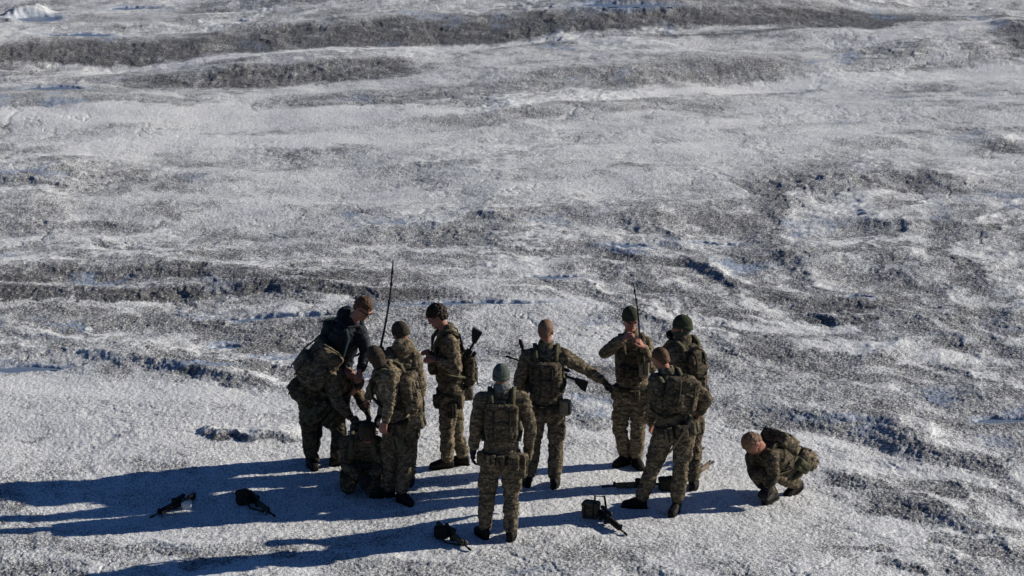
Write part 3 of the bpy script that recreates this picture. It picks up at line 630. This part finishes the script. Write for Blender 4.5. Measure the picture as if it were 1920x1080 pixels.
def radio(label, c, up_, x_, tip, m='ranger', rad=.0075):
    """pouched radio with a whip antenna running to the point tip"""
    c = np.asarray(c, float); up_ = nrm(up_); x_ = nrm(x_-up_*np.dot(x_, up_)); y_ = np.cross(up_, x_)
    root = bpy.data.objects.new('radio', None); COL.objects.link(root); root.location = c; tag(root, label, 'radio')
    b = MB(); b.sup(c, [x_, y_, up_], (.04, .028, .085), .4); link('radio_pouch', remesh(b, .008, c, .004), M[m], root)
    h = MB(); h.cap(c+up_*.08, c+up_*.11, .014, .012, 8); mk('antenna_mount', h, 'gun', root, c)
    a = c+up_*.10; tip = np.asarray(tip); aa = MB(); pts = [a*(1-t)+tip*t+A(.02*sin(t*pi), 0, 0) for t in np.linspace(0, 1, 8)]
    aa.chain(pts, [rad*1.7-(rad*.7)*t for t in np.linspace(0, 1, 8)], 7)
    for t in (.28, .5, .72, .86): p = a*(1-t)+tip*t+A(.02*sin(t*pi), 0, 0); aa.cap(p, p+nrm(tip-a)*.02, rad*2.0, rad*2.0, 7)
    mk('antenna', aa, 'gun', root, c); return root

UPV = (0, 0, 1)
# G: front man, back to the camera
person('G', 'soldier nearest the camera seen from behind, grey knit beanie, black gloves', [(904, 1006), (959, 1010)], [(922, 862), (957, 862)], [(913, 930), (959, 932)],
  [(903, 750), (979, 750)], [(892, 803, -.03), (995, 805, -.02)], [(887, 846, .02), (990, 858, .06)], (941, 733), (940, 706, .02), (.1, 1, -.1), (0, 1, 0), [(-.45, 1, 0), (.15, 1, 0)],
  topm='grey_green', gloves=(True, True), curl=(.45, .5), scarf='grey_cloth', vest='camo', palm=[(1, .2, 0), (-1, .2, 0)],
  pouches=[(.12, .02, .16, .055, .075, .05, 'camo3'), (.195, -.06, .06, .05, .12, .06, 'camo', 1.2), (-.10, .06, .16, .045, .06, .03, 'camo'), (-.01, .05, .17, .04, .055, .03, 'camo3'), (-.19, .03, .03, .04, .07, .04, 'camo', 1.4)])
backpack('G', 'flat camouflage pack on the back of the soldier nearest the camera in the grey beanie', 0, .60, .15, .155, .185, .04, 'camo3', lid=True)
# H: arm stretched out to the right
person('H', 'bare-headed soldier with cropped fair hair seen from behind, right arm stretched out', [(987, 908), (1041, 911)], [(1006, 768), (1042, 768)], [(1000, 838), (1042, 840)],
  [(990, 670), (1057, 668)], [(973, 716, .0), (1097, 692, .06)], [(984, 748, .26), (1132, 716, .12)], (1024, 651), (1024, 620, .02), (.35, 1, -.15), (0.05, 1, 0), [(-.1, 1, 0), (.15, 1, 0)],
  top='short', topm='hair_fair', gloves=(True, True), curl=(1., .5), vest='camo3', palm=[None, (0, -.3, -1)],
  pouches=[(.20, .07, .08, .055, .08, .05, 'tan', .8), (-.15, .05, .12, .05, .07, .04, 'camo', -.6), (0, .04, .16, .07, .05, .035, 'camo3')])
backpack('H', 'small rounded camouflage pack on the back of the bare-headed man with outstretched arm', .01, .55, .15, .115, .185, .065, 'camo3')
q = PERSON['H']; a = W(986, 682, q['Y0']+.30); b_ = W(1076, 712, q['Y0']+.26)
radio('short stub-antenna radio at the left shoulder of the bare-headed man with outstretched arm', W(984, 700, q['Y0']+.1), W(975, 638, q['Y0']+.1)-W(984, 700, q['Y0']+.1), A(1, 0, 0), W(974, 637, q['Y0']+.1), 'camo3', .011)
rifle('black rifle hanging across the front of the bare-headed man with outstretched arm', a*.36+b_*.64-A(0, 0, 0), a-b_, A(.5, 0, .8), group='rifles carried by soldiers')
# F: side on, facing left
person('F', 'dark curly-haired soldier standing side on with head bowed, rifle slung behind him', [(830, 878), (860, 872)], [(842, 745, -.08), (850, 745, .08)], [(838, 812, -.08), (856, 812, .06)],
  [(846, 645, -.19), (838, 642, .19)], [(856, 693, -.24), (836, 690, .25)], [(818, 676, -.24), (805, 664, .04)], (838, 620, 0), (819, 594, -.02), (-1, -.05, -.55), (-1, -.15, 0), [(-1, -.2, 0), (-.9, .15, 0)],
  hup=(-.5, 0, 1), top='curly', topm='hair_dark', jm='camo2', tm='camo2', vest='camo3', curl=(.9, .9), palm=[(-.2, .5, -1), None],
  pouches=[(.0, .48, -.18, .09, .07, .04, 'camo3'), (-.16, .0, .06, .05, .08, .05, 'camo', 1.3), (-.18, -.12, -.02, .05, .08, .05, 'camo3', 1.5), (0, .05, .17, .08, .075, .06, 'camo2'), (0, .62, -.16, .07, .04, .035, 'gun'), (-.05, -.02, -.15, .05, .07, .045, 'camo3')])
backpack('F', 'small camouflage pack with pouches on the back of the curly-haired soldier', 0, .38, .14, .12, .16, .06, 'camo3')
q = PERSON['F']; a = W(897, 614, q['Y0']-.05); b_ = W(838, 716, q['Y0']-.02)
rifle('black rifle slung stock up behind the curly-haired soldier', a*.40+b_*.60+A(.05, -.02, .03), b_-a, A(.8, 0, .5), group='rifles carried by soldiers', sling=[(-.3, .02, -.02), (-.1, .04, -.14), (.15, .04, -.16), (.32, .02, -.02)])
# C: behind D, facing away to the left
person('C', 'soldier in brown beanie seen from behind in the left group, beside the tall antenna', [(742, 908), (768, 908)], [(740, 768, 0), (770, 768, 0)], [(742, 838), (768, 838)],
  [(722, 672, -.02), (776, 670, 0)], [(704, 720, .05), (788, 722, -.02)], [(690, 745, .2), (783, 765, .02)], (752, 652), (751, 625, .02), (-.8, 1, -.45), (-.35, 1, 0), [(-.2, 1, 0), (.1, 1, 0)],
  hup=(-.3, .2, 1), topm='brown_knit', jm='camo2', gloves=(False, False), curl=(.6, .6), vest='camo', hood=True,
  pouches=[(.15, .05, .11, .05, .065, .045, 'camo', .7)])
# D: in front of C, facing left
person('D', 'soldier in dark brown beanie bowing his head, pouched pack on back, left group', [(720, 932), (757, 943)], [(738, 795, -.02), (760, 795, .08)], [(730, 868), (760, 870)],
  [(734, 706, -.17), (742, 700, .17)], [(731, 756, -.20), (728, 748, .22)], [(722, 790, -.24), (714, 775, .2)], (724, 690, 0), (706, 671, .0), (.0, 1, -.8), (-1, .35, 0), [(-.9, -.15, 0), (.6, -.8, 0)],
  hup=(-.5, .6, .8), topm='brown_knit', jm='camo2', tm='camo', vest='camo3', gaiter='brown_knit', gloves=(False, True), curl=(.7, .6),
  pouches=[(-.16, -.02, .06, .05, .08, .05, 'camo3', 1.3), (-.08, .08, .26, .065, .07, .06, 'camo2'), (-.17, -.22, .02, .05, .09, .05, 'olive', 1.4), (-.17, .05, -.08, .04, .06, .04, 'camo')])
backpack('D', 'boxy pouched pack on the back of the dark-beanied soldier in the left group', 0, .52, .14, .13, .19, .065, 'camo', pocket=True, side=False)
radio('whip-antenna radio on the shoulder of the brown-beanied soldier, tall antenna of the left group', W(712, 664, PERSON['C']['Y0']-.05), W(737, 490, PERSON['C']['Y0'])-W(712, 664, PERSON['C']['Y0']), A(1, 0, 0), W(737, 490, PERSON['C']['Y0']+.05))
# A: black jacket, bending
person('A', 'brown-haired man in black jacket and sunglasses bending forward behind the left group', [(588, 864), (636, 864)], [(610, 716, 0), (640, 716, 0)], [(592, 790), (636, 790)],
  [(620, 622, .1), (674, 622, -.12)], [(612, 672, .0), (687, 658, -.16)], [(645, 692, -.2), (676, 694, -.30)], (655, 604, -.15), (681, 579, -.22), (1, -.6, -.9), (.8, -.75, 0), [(.3, -1, 0), (.3, -1, 0)],
  hup=(.8, -.4, .8), top='hair', topm='hair_brown', jm='black', tm='black', vest=None, belt=False, curl=(.7, .7), glasses=True, bulk=1.08, hood=True)
backpack('A', 'dark teal daypack on the back of the man in the black jacket', 0, .60, .11, .13, .20, .07, 'teal')
# B: bent over with rucksack
person('B', 'bent-over soldier with camouflage rucksack at the left edge of the group, head hidden', [(585, 876), (638, 872)], [(580, 748, -.02), (612, 748, .06)], [(580, 815), (638, 812)],
  [(618, 704, -.20), (645, 690, .16)], [(632, 754, -.24), (672, 738, .14)], [(658, 782, -.18), (688, 772, .10)], (644, 694, .02), (664, 722, .05), (.4, .9, -.9), (1, .25, 0), [(.35, -.9, 0), (.8, .3, 0)],
  hup=(.7, .5, .5), topm='brown_knit', jm='camo', tm='camo3', vest='camo3', bulk=1.1, curl=(.6, .6), gloves=(True, True),
  pouches=[(.0, .12, .27, .075, .085, .07, 'strap', .3), (.10, -.02, .17, .06, .10, .06, 'camo3', .3), (.19, -.05, -.02, .06, .13, .07, 'camo3', 1.4), (.17, -.28, .0, .06, .11, .06, 'olive', 1.4), (-.05, -.12, .16, .06, .07, .05, 'strap'), (.20, -.05, -.16, .06, .12, .07, 'camo3', 1.4)])
backpack('B', 'bulging camouflage rucksack on the bent-over soldier at the left edge', 0, .74, .12, .20, .24, .14, 'camo', side=True)
backpack('B', 'dark bum bag behind the bent-over soldier at the left edge', 0, -.05, .12, .13, .11, .09, 'camo3', name='bum_bag', straps=False, side=True)
# E: kneeling in the group
person('E', 'kneeling soldier hunched low with bowed head in the left group', [(652, 905, .42, .05), (692, 905, .42, .05)], [(664, 862, .22), (694, 862, .22)], [(652, 912, -.08), (700, 914, -.08)],
  [(652, 832, -.02), (706, 832, -.02)], [(648, 872, -.12), (712, 874, -.12)], [(672, 893, -.26), (694, 895, -.26)], (680, 824, -.06), (688, 812, -.16), (.1, -.45, -1), (.05, -1, 0), [(0, .4, -1), (0, .4, -1)],
  hup=(0, -1, .35), topm='brown_knit', jm='camo3', tm='camo3', vest='camo3', kneel=(676, 926), belt=False, gloves=(True, True), curl=(.8, .8), bulk=1.05,
  pouches=[(.0, .35, -.17, .1, .06, .04, 'camo3')])
backpack('E', 'dark pack on the back of the kneeling soldier in the left group', 0, .55, .12, .13, .17, .07, 'camo3', lid=False)
# I: facing the camera
person('I', 'green-beanied soldier facing the camera, both hands raised, slim antenna beside his head', [(1168, 872), (1195, 876)], [(1170, 735), (1200, 735)], [(1162, 805), (1196, 808)],
  [(1158, 646), (1210, 644)], [(1134, 662, -.06), (1221, 690, -.06)], [(1168, 636, -.22), (1206, 650, -.26)], (1184, 628), (1182, 597, -.03), (.35, -1, -.5), (.1, -1, 0), [(-.7, -.7, 0), (.3, -1, 0)],
  hup=(.1, -.4, 1), topm='dark_green', jm='camo2', tm='camo2', vest='camo3', curl=(.9, .9), handdir=[(.6, -.2, .7), (-.5, -.3, .8)],
  pouches=[(-.10, .48, -.18, .055, .08, .035, 'tan'), (.02, .38, -.18, .05, .07, .035, 'camo3'), (.11, .42, -.17, .05, .08, .04, 'camo3'), (-.17, .0, -.05, .05, .08, .05, 'camo', 1.2), (.17, .02, -.04, .05, .08, .05, 'camo', -1.2), (0, .02, -.16, .06, .05, .04, 'camo3'), (-.19, -.12, -.04, .045, .10, .05, 'olive', 1.3)])
q = PERSON['I']; radio('slim whip-antenna radio on the chest of the green-beanied soldier facing the camera', W(1201, 668, q['Y0']-.24), W(1187, 530, q['Y0']-.2)-W(1203, 668, q['Y0']-.24), A(1, 0, 0), W(1187, 530, q['Y0']-.18), 'camo3', .006)
# J: beanie, behind K
person('J', 'dark green-beanied soldier behind the leaning man, looking left with hand at chin', [(1278, 905), (1301, 916)], [(1278, 752, 0), (1302, 752, 0)], [(1278, 830), (1302, 832)],
  [(1262, 662, .05), (1303, 660, -.05)], [(1248, 660, .22), (1316, 700, -.05)], [(1262, 638, .18), (1312, 735, .0)], (1281, 639), (1278, 613, .0), (-1, .15, -.1), (-.6, .8, 0), [(-.2, 1, 0), (.2, 1, 0)],
  topm='dark_green', gaiter='ranger', jm='camo', tm='camo', vest='camo3', gloves=(True, True), curl=(.9, .6), handdir=[(-.2, 0, 1), None],
  pouches=[(.18, .28, .02, .05, .08, .05, 'strap', 1.3), (.20, .05, .02, .05, .08, .05, 'gun', 1.4), (.1, .05, .15, .05, .07, .05, 'camo')])
backpack('J', 'olive pack half hidden on the back of the dark green-beanied soldier', .02, .66, .13, .11, .14, .045, 'camo3', lid=False)
# K: front right, leaning
person('K', 'bare-headed soldier leaning forward, legs apart, at the front of the right group', [(1192, 952), (1265, 962)], [(1248, 806, 0), (1284, 806, 0)], [(1222, 882), (1276, 880)],
  [(1230, 716, .02), (1290, 718, -.02)], [(1222, 765, .12), (1326, 748, -.04)], [(1222, 795, .25), (1312, 775, -.02)], (1250, 700), (1238, 673, .03), (-.7, .8, -.45), (-.35, 1, 0), [(-1, .15, 0), (-.35, -1, 0)],
  hup=(-.4, .2, 1), top='short', topm='hair_brown', jm='camo', tm='camo', vest='camo3', curl=(.7, .7), bulk=1.08,
  pouches=[(.0, .02, .17, .065, .08, .05, 'camo3'), (-.12, .0, .14, .04, .085, .04, 'camo', -.5), (.14, .04, .14, .06, .07, .05, 'camo', .6), (.20, .0, .02, .05, .09, .06, 'camo3', 1.3), (.08, .12, .17, .045, .04, .04, 'gun')])
backpack('K', 'crumpled camouflage pack high on the back of the leaning bare-headed soldier', .04, .68, .13, .16, .17, .09, 'camo3', side=False, roll=-.35)
q = PERSON['K']; m = MB(); m.band([W(1298, 782, q['Y0']-.25), W(1290, 800, q['Y0']-.27), W(1262, 840, q['Y0']-.2), W(1254, 850, q['Y0']-.14)], .014, .004, A(.7, 0, .5)); 
o_ = bpy.data.objects.new('x', None); bpy.data.objects.remove(o_)
sl = mk('rifle_sling', m, 'sling_tan', None, q['org'], False); sl.location = q['org']; tag(sl, 'tan webbing sling hanging diagonally behind the thigh of the leaning bare-headed soldier', 'sling')
# L: crouching on the right
person('L', 'reddish-haired soldier crouching alone at the right, hands working near the ice', [(1447, 930, -.14, 0), (1490, 916, .14, .02)], [(1468, 880, .10), (1490, 876, .18)], [(1424, 894, -.18), (1460, 892, -.10)],
  [(1412, 856, .10), (1444, 858, -.24)], [(1414, 886, .0), (1452, 894, -.30)], [(1428, 910, -.22), (1440, 915, -.36)], (1430, 844, -.12), (1412, 832, -.22), (-.25, -.15, -1.2), (-.75, -.65, -.3), [(-.6, -.8, 0), (-.6, -.5, -.25)],
  hup=(-1, -.35, .2), top='hair', topm='hair_fair', jm='camo3', tm='camo', vest='camo3', kneel=(1460, 932), curl=(.8, .8), bulk=1.1, gloves=(True, True),
  pouches=[(-.18, .1, .06, .06, .1, .06, 'olive', 1.4), (.16, -.1, .10, .07, .10, .06, 'camo', 1.), (-.16, .4, -.02, .05, .07, .045, 'camo3', 1.4)])
backpack('L', 'broad camouflage pack on the back of the crouching soldier at the right', 0, .55, .11, .17, .17, .07, 'camo', side=False)
backpack('L', 'drooping hip bag behind the crouching soldier at the right', -.02, -.22, .08, .13, .15, .08, 'camo2', name='hip_bag', straps=False, lid=False)

# ------------------------------------------------------------------ kit lying on the ice
def lay(px, py, dz=.03): p = GP(px, py); p[2] += dz-.02; return p
rifle('black rifle with white and copper fittings lying at the far left of the ice', lay(334, 952, .06), A(-.52, -.85, -.03), A(.25, .1, 1), L=.8, scope=True, bipod=True, light='copper', sling=[(-.3, .02, -.02), (-.1, .1, .1), (.2, .12, .1), (.34, .03, 0)])
p = lay(350, 953, .06); m = MB(); m.sup(p, np.eye(3), (.055, .04, .05), .5); o = link('white_cup', remesh(m, .006, p, .003), M['white'], None, p); tag(o, 'white plastic pouch lying against the leftmost rifle', 'container')
cp = MB(); cp.cap(p+A(.0, 0, .05), p+A(.06, .0, .10), .016, .012); mk('cap', cp, 'copper', o, p)
rifle('black rifle in the shade between the leftmost rifle and the kneeling man', lay(478, 948, .07), A(.5, -.85, -.05), A(-.2, .1, 1), furn='ranger', L=.85, bipod=True, sling=[(-.3, .02, -.02), (-.15, -.1, .05), (.2, -.12, .02), (.34, -.03, 0)])
def gear_pouch(label, px, py, hx, hy, hh, m1, rz=0, name='equipment_pouch', dz=0):
    p = GP(px, py); p[2] += hh*.8+dz; c_, s_ = cos(rz), sin(rz); ax = np.array([[c_, s_, 0], [-s_, c_, 0], [0, 0, 1]])
    root = bpy.data.objects.new(name, None); COL.objects.link(root); root.location = p; tag(root, label, 'pouch')
    m = MB(); m.sup(p, ax, (hx, hy, hh), .42); link('bag', remesh(m, .007, p, .009, (16, 16, 16), 1), M[m1], root)
    m = MB(); m.sup(p+A(0, 0, hh*.75), ax, (hx*1.05, hy*1.06, hh*.34), .42); link('flap', remesh(m, .007, p, .006), M[m1], root)
    for s2 in (-.5, .5):
        m = MB(); m.band([p+A(s2*hx, hy*1.08, hh*.9)@ax, p+A(s2*hx, 0, hh*1.14)@ax, p+A(s2*hx, -hy*1.1, hh*.85)@ax, p+A(s2*hx, -hy*1.04, -hh*.6)@ax], .011, .004, ax[0]); mk('strap', m, 'strap', root, p, False)
    return root
gear_pouch('dark scope pouch standing on the shaded black rifle', 456, 944, .07, .05, .075, 'strap', .5)
rifle('black rifle lying by the left boot of the soldier nearest the camera', lay(844, 1011, .07), A(.45, -.85, -.05), A(-.1, .2, 1), L=.8, furn='olive', light='gun_tan', sling=[(-.3, .02, -.02), (-.15, -.1, .02), (.2, -.13, 0), (.34, -.03, 0)])
gear_pouch('black folded pouch against the rifle by the nearest soldier\'s left boot', 828, 1008, .07, .05, .06, 'strap', .3)
gear_pouch('camouflage pouch standing upright in front of the leaning soldier', 1108, 970, .085, .06, .09, 'camo', -.35)
rifle('black rifle leaning on the upright camouflage pouch in front of the leaning soldier', lay(1134, 980, .08), A(.42, -.85, -.10), A(.1, .2, 1), L=.82, furn='strap', sling=[(-.3, .02, -.02), (-.36, .02, .1), (-.30, .1, .12), (-.2, .1, .02)])
rifle('long scoped rifle lying behind the left boot of the leaning soldier', lay(1208, 915, .05), A(-1, -.15, 0), A(0, -.35, 1), bipod=True, L=.8, furn='olive')
gear_pouch('black bag lying between the legs of the leaning soldier', 1250, 918, .08, .06, .07, 'strap', .2)
rifle('rifle with tan fittings lying beyond the right boot of the dark green-beanied soldier', lay(1305, 893, .05), A(.5, .85, 0), A(.1, -.3, 1), L=.75, furn='gun_tan')
rifle('small dark rifle furthest back on the ice behind the right group', lay(1290, 867, .05), A(.45, .85, 0), A(0, -.2, 1), L=.75)
